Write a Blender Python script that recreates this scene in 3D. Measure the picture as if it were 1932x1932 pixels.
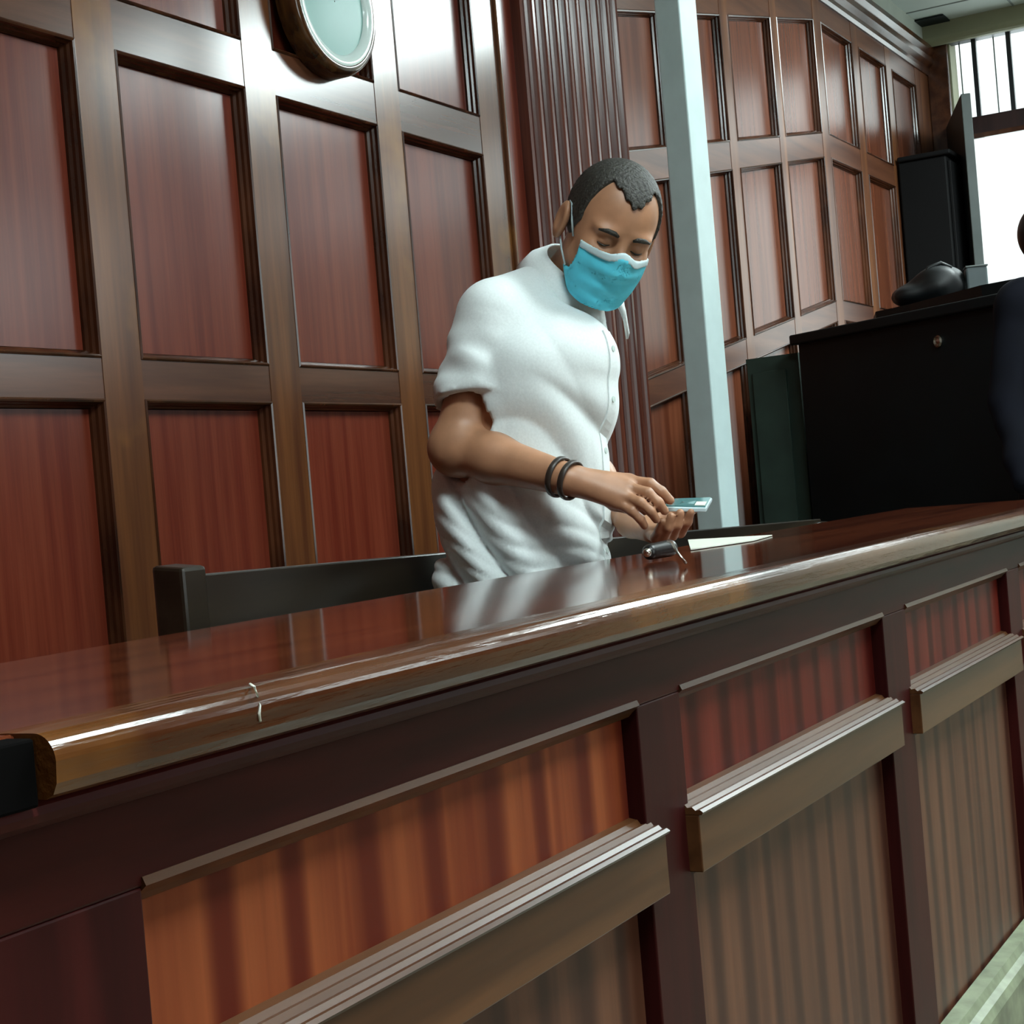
import bpy, math, random
import numpy as np
from mathutils import Vector, Matrix
random.seed(4)
scene = bpy.context.scene
for o in list(bpy.data.objects):
    bpy.data.objects.remove(o)

# ---------------------------------------------------------------- camera
FPX = 3075.0
_a = math.radians(29.23); _p = math.atan((938.5 - 966) / FPX); _ro = 0.0846285
_F0 = np.array([math.cos(_a), math.sin(_a), 0]); _R0 = np.array([math.sin(_a), -math.cos(_a), 0]); _Z = np.array([0, 0, 1.0])
FW = math.cos(_p) * _F0 + math.sin(_p) * _Z
_U0 = -math.sin(_p) * _F0 + math.cos(_p) * _Z
RT = math.cos(_ro) * _R0 - math.sin(_ro) * _U0
UP = math.sin(_ro) * _R0 + math.cos(_ro) * _U0
EYE = np.array([0, 0, 1.15])
cam_data = bpy.data.cameras.new('camera'); cam = bpy.data.objects.new('camera', cam_data)
scene.collection.objects.link(cam); scene.camera = cam
cam_data.sensor_width = 36; cam_data.sensor_fit = 'HORIZONTAL'; cam_data.lens = 36 * FPX / 1932
cam_data.clip_start = 0.05
M = Matrix(((RT[0], UP[0], -FW[0], EYE[0]), (RT[1], UP[1], -FW[1], EYE[1]), (RT[2], UP[2], -FW[2], EYE[2]), (0, 0, 0, 1)))
cam.matrix_world = M

# ---------------------------------------------------------------- world, view, lights
world = bpy.data.worlds.new('world'); scene.world = world; world.use_nodes = True
bgn = world.node_tree.nodes['Background']
bgn.inputs[0].default_value = (0.92, 1.0, 1.0, 1); bgn.inputs[1].default_value = 1.5
vs = scene.view_settings
vs.view_transform = 'Standard'; vs.look = 'None'; vs.gamma = 1.0; vs.use_curve_mapping = False
vs.exposure = 0.5

def area(name, loc, target, sx, sy, power, col=(0.86, 1.0, 1.0)):
    l = bpy.data.lights.new(name, 'AREA'); l.shape = 'RECTANGLE'; l.size = sx; l.size_y = sy; l.energy = power; l.color = col
    o = bpy.data.objects.new(name, l); scene.collection.objects.link(o); o.location = loc
    o.rotation_euler = (Vector(target) - Vector(loc)).to_track_quat('-Z', 'Y').to_euler()
    return o
# daylight that comes in through the doorway and the clerestory of the right wall, and the tall windows of the front wall
area('daylight_doorway', (10.78, 1.45, 1.9), (9, 1.45, 1.8), 1.7, 2.5, 22)
area('daylight_clerestory', (10.78, 0.0, 3.56), (9, 0.0, 3.3), 4.6, 0.5, 16)
area('daylight_front_window_near', (1.2, -4.40, 2.1), (1.6, 0, 1.6), 1.7, 2.2, 30)
area('daylight_front_window_far', (8.7, -4.40, 3.1), (6.0, 0, 2.2), 2.1, 1.2, 30)

# ---------------------------------------------------------------- helpers
def W(x, y, d):            # world point seen at photo pixel (x, y), d metres along the optical axis
    return EYE + d * (FW + (x - 966) / FPX * RT - (y - 966) / FPX * UP)

def link(o): scene.collection.objects.link(o)
WORLDLOC = {}
def wl(o): return WORLDLOC.get(o.name, np.zeros(3)) if o else np.zeros(3)
def props(o, label=None, cat=None, group=None, kind=None):
    if label: o['label'] = label
    if cat: o['category'] = cat
    if group: o['group'] = group
    if kind: o['kind'] = kind
    return o
def thing(name, loc, label, cat, group=None, kind=None):
    o = bpy.data.objects.new(name, None); link(o); o.location = loc; o.empty_display_size = 0.1
    WORLDLOC[o.name] = np.array(loc, float)
    return props(o, label, cat, group, kind)
def mesh(name, V, F, mat, parent=None, smooth=False, loc=None, label=None):
    V = np.array(V, float).reshape(-1, 3)
    if loc is None: loc = wl(parent) if parent else V.mean(0) * [1, 1, 0] + [0, 0, V[:, 2].min()]
    loc = np.array(loc, float)
    me = bpy.data.meshes.new(name); me.from_pydata((V - loc).tolist(), [], [list(map(int, f)) for f in F]); me.update()
    if isinstance(mat, (list, tuple)):
        for m in mat: me.materials.append(m)
    else: me.materials.append(mat)
    if smooth:
        me.polygons.foreach_set('use_smooth', [True] * len(me.polygons))
    o = bpy.data.objects.new(name, me); link(o)
    if parent: o.parent = parent; o.location = loc - wl(parent)
    else: o.location = loc
    WORLDLOC[o.name] = loc
    if label: o['label'] = label
    return o
class G:                    # geometry collector (world coordinates)
    def __init__(s): s.V = []; s.F = []
    def add(s, V, F):
        n = len(s.V); s.V += [tuple(map(float, v)) for v in V]; s.F += [[n + i for i in f] for f in F]; return s
    def box(s, x0, x1, y0, y1, z0, z1):
        return s.add([(x0, y0, z0), (x1, y0, z0), (x1, y1, z0), (x0, y1, z0), (x0, y0, z1), (x1, y0, z1), (x1, y1, z1), (x0, y1, z1)],
                     [(0, 3, 2, 1), (4, 5, 6, 7), (0, 1, 5, 4), (1, 2, 6, 5), (2, 3, 7, 6), (3, 0, 4, 7)])
    def hexa(s, A, B):      # quad A (4 points) joined to quad B
        return s.add(list(A) + list(B), [(0, 1, 2, 3), (7, 6, 5, 4), (0, 4, 5, 1), (1, 5, 6, 2), (2, 6, 7, 3), (3, 7, 4, 0)])
    def prism_x(s, prof, x0, x1, caps=True):    # profile of (y, z) swept along x
        n = len(prof)
        V = [(x0, y, z) for y, z in prof] + [(x1, y, z) for y, z in prof]
        F = [(i, (i + 1) % n, n + (i + 1) % n, n + i) for i in range(n)]
        if caps: F += [tuple(range(n))[::-1], tuple(range(n, 2 * n))]
        return s.add(V, F)
    def tube(s, pts, r, n=10):
        pts = [np.array(p, float) for p in pts]; rs = r if isinstance(r, (list, tuple)) else [r] * len(pts)
        rings = []
        up = np.array([0.13, 0.31, 0.94])
        for i, p in enumerate(pts):
            t = pts[min(i + 1, len(pts) - 1)] - pts[max(i - 1, 0)]; t /= np.linalg.norm(t)
            a = np.cross(t, up); a /= np.linalg.norm(a); b = np.cross(t, a)
            rings.append([p + rs[i] * (math.cos(k * 2 * math.pi / n) * a + math.sin(k * 2 * math.pi / n) * b) for k in range(n)])
        V = [v for r_ in rings for v in r_]; F = []
        for i in range(len(pts) - 1):
            for k in range(n):
                F.append((i * n + k, i * n + (k + 1) % n, (i + 1) * n + (k + 1) % n, (i + 1) * n + k))
        F += [tuple(range(n))[::-1], tuple((len(pts) - 1) * n + k for k in range(n))]
        return s.add(V, F)
    def done(s, name, mat, parent=None, smooth=False, bevel=0, **k):
        o = mesh(name, s.V, s.F, mat, parent, smooth, **k)
        import bmesh
        bm = bmesh.new(); bm.from_mesh(o.data); bmesh.ops.recalc_face_normals(bm, faces=bm.faces); bm.to_mesh(o.data); bm.free()
        if bevel:
            b = o.modifiers.new('bevel', 'BEVEL'); b.width = bevel; b.segments = 2; b.limit_method = 'ANGLE'
        return o

# ---------------------------------------------------------------- materials
def srgb(r, g, b):
    return tuple(((c / 255) / 12.92 if c <= 10 else ((c / 255 + 0.055) / 1.055) ** 2.4) for c in (r, g, b)) + (1,)
def base_mat(name):
    m = bpy.data.materials.new(name); m.use_nodes = True
    return m, m.node_tree, m.node_tree.nodes['Principled BSDF']
def plain(name, col, rough=0.5, metal=0, noise=0.0, nscale=8, bump=0.0, spec=0.5, sheen=0, coat=0):
    m, nt, b = base_mat(name)
    b.inputs['Roughness'].default_value = rough; b.inputs['Metallic'].default_value = metal
    b.inputs['Specular IOR Level'].default_value = spec; b.inputs['Coat Weight'].default_value = coat
    if sheen: b.inputs['Sheen Weight'].default_value = sheen
    tc = nt.nodes.new('ShaderNodeTexCoord'); n = nt.nodes.new('ShaderNodeTexNoise'); n.inputs['Scale'].default_value = nscale; n.inputs['Detail'].default_value = 5
    nt.links.new(tc.outputs['Object'], n.inputs['Vector'])
    r = nt.nodes.new('ShaderNodeValToRGB'); r.color_ramp.elements[0].position = .3; r.color_ramp.elements[1].position = .7
    c = srgb(*col)
    r.color_ramp.elements[0].color = tuple(v * (1 - noise) for v in c[:3]) + (1,)
    r.color_ramp.elements[1].color = tuple(min(1, v * (1 + noise)) for v in c[:3]) + (1,)
    nt.links.new(n.outputs['Fac'], r.inputs['Fac']); nt.links.new(r.outputs['Color'], b.inputs['Base Color'])
    if bump:
        bp = nt.nodes.new('ShaderNodeBump'); bp.inputs['Strength'].default_value = bump; bp.inputs['Distance'].default_value = .01
        nt.links.new(n.outputs['Fac'], bp.inputs['Height']); nt.links.new(bp.outputs['Normal'], b.inputs['Normal'])
    return m
def wood(name, dark, light, stretch=(14, 14, .7), rough=.25, scale=1.6, lo=.35, hi=.68, fine=.35, bump=.03, wear=None, spec=.5, coat=0.0):
    m, nt, b = base_mat(name); N = nt.nodes; L = nt.links
    tc = N.new('ShaderNodeTexCoord'); mp = N.new('ShaderNodeMapping'); mp.inputs['Scale'].default_value = stretch
    L.new(tc.outputs['Object'], mp.inputs['Vector'])
    n = N.new('ShaderNodeTexNoise'); n.inputs['Scale'].default_value = scale; n.inputs['Detail'].default_value = 3; n.inputs['Distortion'].default_value = .4
    L.new(mp.outputs[0], n.inputs['Vector'])
    r = N.new('ShaderNodeValToRGB'); r.color_ramp.elements[0].position = lo; r.color_ramp.elements[1].position = hi
    r.color_ramp.elements[0].color = srgb(*dark); r.color_ramp.elements[1].color = srgb(*light)
    L.new(n.outputs['Fac'], r.inputs['Fac'])
    n2 = N.new('ShaderNodeTexNoise'); n2.inputs['Scale'].default_value = scale * 9; n2.inputs['Detail'].default_value = 4
    L.new(mp.outputs[0], n2.inputs['Vector'])
    mx = N.new('ShaderNodeMix'); mx.data_type = 'RGBA'; mx.blend_type = 'MULTIPLY'; mx.inputs[0].default_value = fine
    L.new(r.outputs['Color'], mx.inputs[6]); L.new(n2.outputs['Fac'], mx.inputs[7])
    out = mx.outputs[2]
    if wear:                # patches of worn, paler varnish
        n3 = N.new('ShaderNodeTexNoise'); n3.inputs['Scale'].default_value = wear[1]; n3.inputs['Detail'].default_value = 5
        L.new(tc.outputs['Object'], n3.inputs['Vector'])
        r3 = N.new('ShaderNodeValToRGB'); r3.color_ramp.elements[0].position = wear[2]; r3.color_ramp.elements[1].position = wear[2] + .15
        L.new(n3.outputs['Fac'], r3.inputs['Fac'])
        m3 = N.new('ShaderNodeMix'); m3.data_type = 'RGBA'; L.new(r3.outputs['Color'], m3.inputs[0]); L.new(out, m3.inputs[6]); m3.inputs[7].default_value = srgb(*wear[0])
        out = m3.outputs[2]
    L.new(out, b.inputs['Base Color'])
    b.inputs['Roughness'].default_value = rough; b.inputs['Specular IOR Level'].default_value = spec
    b.inputs['Coat Weight'].default_value = coat; b.inputs['Coat Roughness'].default_value = .12
    if bump:
        bp = N.new('ShaderNodeBump'); bp.inputs['Strength'].default_value = bump; bp.inputs['Distance'].default_value = .004
        L.new(n2.outputs['Fac'], bp.inputs['Height']); L.new(bp.outputs['Normal'], b.inputs['Normal'])
    return m
def ribbon(name, dark, mid, light, wscale, rough=.42, spec=.14, phase=0.):
    m = wood(name, mid, light, stretch=(1, 1, .04), rough=rough, scale=24, lo=.3, hi=.7, fine=.2, bump=0, spec=spec)
    nt = m.node_tree; N = nt.nodes; L = nt.links; b = N['Principled BSDF']
    src = b.inputs['Base Color'].links[0].from_socket
    tc = N.new('ShaderNodeTexCoord'); mp = N.new('ShaderNodeMapping'); mp.inputs['Scale'].default_value = (1, 1, .10); mp.inputs['Location'].default_value = (phase, 0, 0)
    mp.inputs['Rotation'].default_value = (0, math.radians(-2.2), 0)
    L.new(tc.outputs['Object'], mp.inputs['Vector'])
    w = N.new('ShaderNodeTexWave'); w.wave_type = 'BANDS'; w.bands_direction = 'X'; w.wave_profile = 'SIN'
    w.inputs['Scale'].default_value = wscale; w.inputs['Distortion'].default_value = 2.6; w.inputs['Detail'].default_value = 2.5; w.inputs['Detail Scale'].default_value = 1.6
    L.new(mp.outputs[0], w.inputs['Vector'])
    r = N.new('ShaderNodeValToRGB'); r.color_ramp.elements[0].position = .05; r.color_ramp.elements[1].position = .5
    L.new(w.outputs['Fac'], r.inputs['Fac'])
    mx = N.new('ShaderNodeMix'); mx.data_type = 'RGBA'; L.new(r.outputs['Color'], mx.inputs[0]); mx.inputs[6].default_value = srgb(*dark)
    L.new(src, mx.inputs[7]); L.new(mx.outputs[2], b.inputs['Base Color'])
    return m
def emit(name, col, s):
    m, nt, b = base_mat(name)
    b.inputs['Base Color'].default_value = (.8, .8, .8, 1)
    b.inputs['Emission Color'].default_value = col + (1,); b.inputs['Emission Strength'].default_value = s
    return m
M_PANEL = wood('mahogany_panel_veneer', (94, 36, 24), (114, 52, 35), stretch=(16, 16, .5), rough=.22, spec=.3, bump=.0)
M_PANEL_R = wood('brown_panel_veneer', (90, 46, 30), (114, 64, 43), stretch=(14, 14, .5), rough=.27, spec=.18, bump=.0)
M_STILE = wood('brown_varnished_stile', (76, 42, 24), (114, 70, 38), stretch=(9, 9, .45), rough=.2, spec=.42, bump=0, wear=((136, 92, 38), 1.6, .60))
M_RAIL = wood('brown_varnished_rail', (66, 38, 26), (92, 56, 38), stretch=(.6, 9, 9), rough=.2, spec=.5, bump=0)
M_STILE_R = wood('satin_brown_stile', (82, 46, 30), (120, 76, 48), stretch=(9, 9, .45), rough=.28, spec=.22, bump=0)
M_RAIL_R = wood('satin_brown_rail', (74, 42, 30), (106, 66, 46), stretch=(.6, 9, 9), rough=.28, spec=.22, bump=0)
M_MOULD = wood('dark_moulding', (44, 22, 12), (84, 48, 28), stretch=(6, 6, 2), rough=.2)
M_PIL = wood('pilaster_wood', (66, 30, 22), (100, 54, 40), stretch=(12, 12, .4), rough=.22, spec=.32, bump=0)
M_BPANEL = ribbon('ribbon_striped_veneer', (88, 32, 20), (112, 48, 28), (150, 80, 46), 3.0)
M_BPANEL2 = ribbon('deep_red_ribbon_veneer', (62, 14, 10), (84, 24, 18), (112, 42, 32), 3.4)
M_BPANEL3 = ribbon('glare_brown_ribbon_veneer', (60, 31, 22), (78, 45, 32), (108, 68, 48), 3.5, spec=.3)  # glare on the lower panels is painted into this brown veneer
M_BFRAME = wood('dark_red_bench_frame', (44, 10, 9), (70, 22, 18), stretch=(1.2, 10, 10), rough=.42, bump=0, spec=.14)
M_BSTILE = wood('dark_red_bench_stile', (46, 10, 10), (66, 20, 18), stretch=(10, 10, .8), rough=.45, bump=0, spec=.14)
M_BTOP = wood('bench_top_varnish', (70, 30, 18), (100, 48, 28), stretch=(.5, 9, 9), rough=.09, scale=2.2, bump=.012)
M_NOSE = wood('worn_nosing', (54, 24, 12), (98, 56, 26), stretch=(.8, 8, 8), rough=.15, bump=.22, wear=((122, 78, 34), 2.3, .58))
M_BRAIL = wood('bench_middle_rail', (68, 40, 22), (98, 62, 36), stretch=(.6, 9, 9), rough=.3, spec=.3)
M_DARKWOOD = wood('black_brown_pew_wood', (26, 20, 14), (46, 38, 28), stretch=(.7, 9, 9), rough=.3)
M_FLOOR = plain('pale_floor', (112, 108, 86), .35, noise=.12, nscale=3)
M_CEIL = plain('ceiling_board', (176, 186, 182), .8, noise=.04, nscale=2)
M_CEILLINE = plain('ceiling_joint', (118, 126, 124), .8)
M_FASCIA = plain('pale_fascia_paint', (150, 158, 148), .7, noise=.05)
M_SKIRT = plain('mottled_green_grey', (120, 128, 104), .4, noise=.35, nscale=22)  # green-grey tone with random mottling
M_OLIVE = plain('olive_beige_paint', (132, 134, 108), .6, noise=.05)
M_WALLP = plain('pale_wall_paint', (190, 196, 186), .8, noise=.04)
M_OUT = plain('sunlit_white_yard_wall', (236, 240, 240), .8, noise=.02)
M_POST = plain('white_gloss_paint', (186, 206, 206), .35, noise=.05, nscale=14)
M_BLACK = plain('black_stained_wood', (5, 15, 17), .55, spec=.25, noise=.25, nscale=5)
M_BLACK2 = plain('near_black_matte', (5, 5, 6), .7, spec=.2, noise=.2)
M_GREEN = plain('dark_green_baize', (36, 54, 46), .8, noise=.3, nscale=5)
M_GREYDOOR = plain('grey_green_door_paint', (58, 66, 64), .55, noise=.18, nscale=6)
M_IRON = plain('dark_iron', (22, 26, 30), .5)
M_DRED = wood('dark_transom_wood', (38, 20, 20), (58, 34, 32), rough=.4)
M_SHIRT = plain('white_cotton', (214, 222, 222), .85, noise=.05, nscale=240, bump=.03, sheen=.2)
M_SHIRTIN = plain('shirt_shade_cotton', (150, 172, 200), .85)
M_SKIN = plain('skin', (168, 122, 92), .45, noise=.12, nscale=30, bump=.05)
M_HAIR = plain('cropped_grey_black_hair', (40, 38, 32), .6, noise=.75, nscale=260, bump=.35)
M_MASK = plain('turquoise_mask_fabric', (84, 204, 228), .7, noise=.06, nscale=60)
M_MASKW = plain('white_mask_edge', (176, 196, 200), .7)
M_TROUS = plain('charcoal_trousers', (30, 32, 36), .8, noise=.2)
M_SHOE = plain('black_leather', (18, 18, 18), .35)
M_NAVY = plain('navy_cloth', (7, 9, 19), .9, spec=.2, noise=.3, nscale=9)
M_PHONE = plain('teal_phone_glass', (60, 120, 122), .08, spec=.8)
M_PHONEW = plain('pale_phone_case', (190, 210, 214), .3)
M_SILVER = plain('silver_metal', (190, 186, 176), .25, metal=1)
M_GLASS = plain('teal_reflection_glass', (106, 150, 142), .42, noise=.03)  # teal base colour paints the reflection in the mirror
M_MRIM = wood('dark_mirror_frame', (40, 20, 14), (96, 62, 30), rough=.16, coat=.3)
M_MLIP = plain('pale_bevel', (196, 210, 206), .15)
M_PAPER = plain('white_paper', (206, 208, 196), .7)
M_GREYBOX = plain('grey_plastic', (96, 108, 110), .5, noise=.1)
M_BAG = plain('black_vinyl', (14, 18, 20), .55, noise=.3)
M_LAMP = emit('fluorescent_diffuser', (0.86, 1.0, 1.0), 27.0)
M_SHADE = plain('shadow_black', (5, 4, 4), .9, spec=.05)  # shade painted as near-black on the block left of the nosing
M_BRACE = plain('dark_bead_bracelet', (52, 44, 38), .4, noise=.3, nscale=90)

# ================================================================ ROOM SHELL
WY = 2.6; WX = 10.6; CZ = 3.92
g = G(); g.box(-2.2, 14, -4.4, 2.8, -0.1, 0); props(g.done('floor', M_FLOOR), kind='structure')
g = G(); g.box(-2.2, 10.8, -4.4, 2.8, CZ, CZ + .1)
ceil = g.done('ceiling', M_CEIL); props(ceil, kind='structure')
g = G()                       # joints between the ceiling boards
for x in np.arange(-1.9, 10.5, .6): g.box(x, x + .012, -4.2, 2.6, CZ - .004, CZ + .002)
for y in np.arange(-3.6, 2.5, .6): g.box(-2, 10.6, y + .2, y + .212, CZ - .004, CZ + .002)
g.done('board_joint', M_CEILLINE, ceil)

rear = thing('wall_rear', (0, WY, 0), None, None, kind='structure')
g = G(); g.box(-2.0, 10.8, WY + .041, WY + .16, 0, CZ); g.done('wall_backing', M_PANEL, rear)

def inset_frame(g, Q, prof):
    """moulding inside quad Q (world x,z corners: bl, br, tr, tl); prof = list of (inset, y offset)."""
    Q = [np.array(q, float) for q in Q]
    def inset(d):
        out = []
        for i in range(4):
            p, a, b = Q[i], Q[i - 1], Q[(i + 1) % 4]
            e1 = (p - a) / np.linalg.norm(p - a); e2 = (b - p) / np.linalg.norm(b - p)
            n1 = np.array([-e1[1], e1[0]]); n2 = np.array([-e2[1], e2[0]])
            k = n1 + n2; out.append(p + d * k / (1 + n1 @ n2))
        return out
    rings = [[(p[0], yo, p[1]) for p in inset(d)] for d, yo in prof]
    V = [v for r in rings for v in r]; F = []
    for i in range(len(rings) - 1):
        for k in range(4): F.append((i * 4 + k, i * 4 + (k + 1) % 4, (i + 1) * 4 + (k + 1) % 4, (i + 1) * 4 + k))
    g.add(V, F)
    return rings[-1]
PROF = [(0, WY), (0, WY - .003), (.004, WY - .006), (.008, WY - .003), (.009, WY + .006), (.013, WY + .012), (.014, WY + .020), (.019, WY + .027), (.021, WY + .04245)]
def panel(Q, mat):
    g = G(); ring = inset_frame(g, Q, PROF); g.done('panel_moulding', M_MOULD, rear)
    g = G(); B = [(x, WY + .0415, z) for x, y, z in ring]; A = [(x, WY + .0335, z) for x, y, z in ring]
    g.hexa(A, B); g.done('wall_panel', mat, rear)
def rail(x0, x1, zb0, zb1, zt0, zt1, mat=None):
    g = G(); g.hexa([(x0, WY - .0005, zb0), (x1, WY - .0005, zb1), (x1, WY - .0005, zt1), (x0, WY - .0005, zt0)],
                    [(x0, WY + .042, zb0), (x1, WY + .042, zb1), (x1, WY + .042, zt1), (x0, WY + .042, zt0)])
    g.done('rail', mat or M_RAIL, rear)
def stile(x0, x1, z0, z1, mat=None):
    g = G(); g.box(x0, x1, WY - .002, WY + .042, z0, z1); g.done('stile', mat or M_STILE, rear)
# --- level section on the left
xs = []
x = 2.93 - 3 * .6175
while x < 4.7: xs.append(x); x += .6175
xs = xs[:6]
for i, x0 in enumerate(xs):
    x1 = x0 + .4875
    for z0, z1 in ((.26, 1.452), (1.545, 2.274), (2.395, 3.2)):
        panel([(x0, z0), (x1, z0), (x1, z1), (x0, z1)], M_PANEL)
    rail(x0, x1, 1.452, 1.452, 1.545, 1.545); rail(x0, x1, 2.274, 2.274, 2.395, 2.395)
    rail(x0, x1, 0, 0, .26, .26); rail(x0, x1, 3.2, 3.2, 3.62, 3.62)
    stile(x0 - .13, x0, 0, 3.62)
stile(xs[-1] + .4875, 4.80, 0, 3.62)
# --- flat strip and fluted pilaster
g = G(); g.box(4.80, 4.945, WY + .008, WY + .042, 0, 3.62); g.done('recessed_strip', M_PANEL, rear)
g = G(); g.box(4.800, 4.822, WY - .014, WY + .042, 0, 3.62); g.done('edge_bead', M_STILE, rear, bevel=.006)
prof = []
x = 4.945; n = 9; w = (5.745 - 4.945) / n
prof.append((4.945, WY + .042)); prof.append((4.945, WY - .03))
for k in range(n):
    a = 4.945 + k * w
    prof += [(a + .012, WY - .034), (a + .020, WY - .030)]
    for t in range(1, 8):
        prof.append((a + .020 + (w - .032) * t / 8, WY - .030 + .022 * math.sin(math.pi * t / 8)))
    prof += [(a + w - .012, WY - .030), (a + w - .004, WY - .034)]
prof += [(5.745, WY - .03), (5.745, WY + .042)]
g = G(); m_ = len(prof)
g.add([(px_, py_, .26) for px_, py_ in prof] + [(px_, py_, 3.6) for px_, py_ in prof], [(i, (i + 1) % m_, m_ + (i + 1) % m_, m_ + i) for i in range(m_)])
g.done('fluted_pilaster', M_PIL, rear)
g = G(); g.box(4.93, 5.76, WY - .05, WY + .042, 0, .26); g.done('pilaster_base', M_STILE, rear, bevel=.006)
# --- stepped section following the stair, then level again at the dais
def zl(x): return 1.455 + .188 * (min(x, 8.335) - 5.79)      # lower rail, bottom
def zm(x): return 2.325 + .183 * (min(x, 8.335) - 5.79)      # middle rail, bottom
def zt(x): return 3.0 + .2 * (min(x, 8.335) - 5.79)          # top of upper panels
for x0, x1 in ((5.775, 6.225), (6.36, 6.92), (7.02, 7.60), (7.69, 8.275), (8.395, 8.935), (9.06, 9.6), (9.725, 10.26)):
    lo = .26 if x0 < 8 else .76
    panel([(x0, lo), (x1, lo), (x1, zl(x1)), (x0, zl(x0))], M_PANEL_R)
    panel([(x0, zl(x0) + .1), (x1, zl(x1) + .1), (x1, zm(x1)), (x0, zm(x0))], M_PANEL_R)
    panel([(x0, zm(x0) + .12), (x1, zm(x1) + .12), (x1, zt(x1)), (x0, zt(x0))], M_PANEL_R)
    rail(x0, x1, zl(x0), zl(x1), zl(x0) + .1, zl(x1) + .1, M_RAIL_R); rail(x0, x1, zm(x0), zm(x1), zm(x0) + .12, zm(x1) + .12, M_RAIL_R)
    rail(x0, x1, zt(x0), zt(x1), 3.66, 3.66, M_RAIL_R); rail(x0, x1, 0, 0, lo, lo)
for x0, x1 in ((5.745, 5.775), (6.225, 6.36), (6.92, 7.02), (7.60, 7.69), (8.275, 8.395), (8.935, 9.06), (9.6, 9.725), (10.26, 10.6)):
    stile(x0, x1, 0, 3.66, M_STILE_R)
# cornice and pale fascia
g = G(); g.prism_x([(WY + .02, 3.62), (WY - .012, 3.62), (WY - .02, 3.64), (WY - .02, 3.665), (WY - .045, 3.69), (WY - .05, 3.72), (WY - .04, 3.735), (WY - .06, 3.76), (WY - .06, 3.79), (WY + .02, 3.79)], -2, WX)
props(g.done('trim_1', M_MOULD), kind='structure')
g = G(); g.box(-2, WX, WY - .02, WY + .02, 3.79, CZ); props(g.done('trim_2', M_FASCIA), kind='structure')
# right wall with doorway and clerestory
rw = thing('wall_right', (WX, 0, 0), None, None, kind='structure')
g = G(); g.box(WX, WX + .16, 2.45, 2.62, 0, CZ); g.done('door_jamb', M_OLIVE, rw)
g = G(); g.box(WX - .03, WX, 2.46, 2.598, .5, 3.8); g.done('corner_architrave', M_RAIL, rw, bevel=.008)
g = G(); g.box(WX, WX + .16, -4.2, 0.75, 0, 3.30); g.done('wall_face', M_WALLP, rw)
g = G(); g.box(WX, WX + .16, -4.2, 2.62, 3.83, CZ); g.done('wall_head', M_OLIVE, rw)
g = G(); g.box(WX - .02, WX + .1, 0.75, 2.45, 3.19, 3.31); g.done('transom_rail', M_DRED, rw, bevel=.006)
g = G(); g.box(WX - .03, WX - .005, 0.75, 2.45, 3.17, 3.20); g.done('transom_bead', M_RAIL, rw)
g = G(); g.box(WX, WX + .16, .75, 2.45, 0, .5); g.done('sill_wall', M_WALLP, rw)
win = thing('window_1', (WX, 0, 3.3), None, None, kind='structure')
g = G()
g.box(WX - .02, WX + .06, -4.1, 2.45, 3.80, 3.84); g.done('window_head', M_IRON, win)
for k in range(19):
    y = 2.30 - k * .215
    g = G(); g.box(WX, WX + .03, y - .014, y + .014, 3.31, 3.81); g.done('window_bar', M_IRON, win)
for k in range(19):
    y = 2.40 - k * .215
    g = G(); g.box(WX + .05, WX + .055, y - .004, y + .004, 3.31, 3.81); g.done('glazing_bead', M_CEILLINE, win)
# olive boxed beam with a rounded lower edge
prof = [(WX, 3.83), (WX, CZ), (WX - .14, CZ), (WX - .14, 3.86)] + [(WX - .09 - .05 * math.cos(t), 3.83 - .045 * math.sin(t)) for t in np.linspace(0, math.pi, 9)][0:9]
g = G(); m_ = len(prof)
g.add([(a, -4.2, b) for a, b in prof] + [(a, 2.58, b) for a, b in prof], [(i, (i + 1) % m_, m_ + (i + 1) % m_, m_ + i) for i in range(m_)] + [tuple(range(m_)), tuple(range(m_, 2 * m_))])
props(g.done('trim_3', M_OLIVE), kind='structure')
# outside: pale sunlit yard wall seen through doorway and clerestory
g = G(); g.box(13.6, 13.8, -4.4, 4, 0, 6); props(g.done('wall_outside', M_OUT), kind='structure')
# other walls (behind the photographer)
wf = thing('wall_front', (3, -4.2, 0), None, None, kind='structure')
for a, b in ((-2, .2), (2.2, 7.6), (9.8, 10.6)):
    g = G(); g.box(a, b, -4.35, -4.2, 0, CZ); g.done('wall_pier', M_PANEL, wf)
for a, b in ((.2, 2.2), (7.6, 9.8)):
    sz = .9 if a < 1 else 2.45
    g = G(); g.box(a, b, -4.35, -4.2, 0, sz); g.box(a, b, -4.35, -4.2, 3.75, CZ); g.done('wall_apron', M_PANEL, wf)
    g = G()
    for x in (a + .03, (a + b) / 2, b - .03): g.box(x - .03, x + .03, -4.30, -4.22, sz, 3.75)
    for z in (sz + .03, (sz + 3.7) / 2, 3.72): g.box(a, b, -4.30, -4.22, z - .03, z + .03)
    g.done('window_frame', M_DRED, wf)
g = G(); g.box(-2.15, -2, -4.3, 2.7, 0, CZ); props(g.done('wall_left', M_PANEL), kind='structure')
# stair and dais along the rear wall
g = G(); g.box(8.33, WX, 1.2, WY, 0, .5)
for k in range(4): g.box(5.9 + k * .6, 8.33, 2.2, WY, 0, .1 + k * .1)
props(g.done('floor_dais', M_DARKWOOD), kind='structure')
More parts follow.
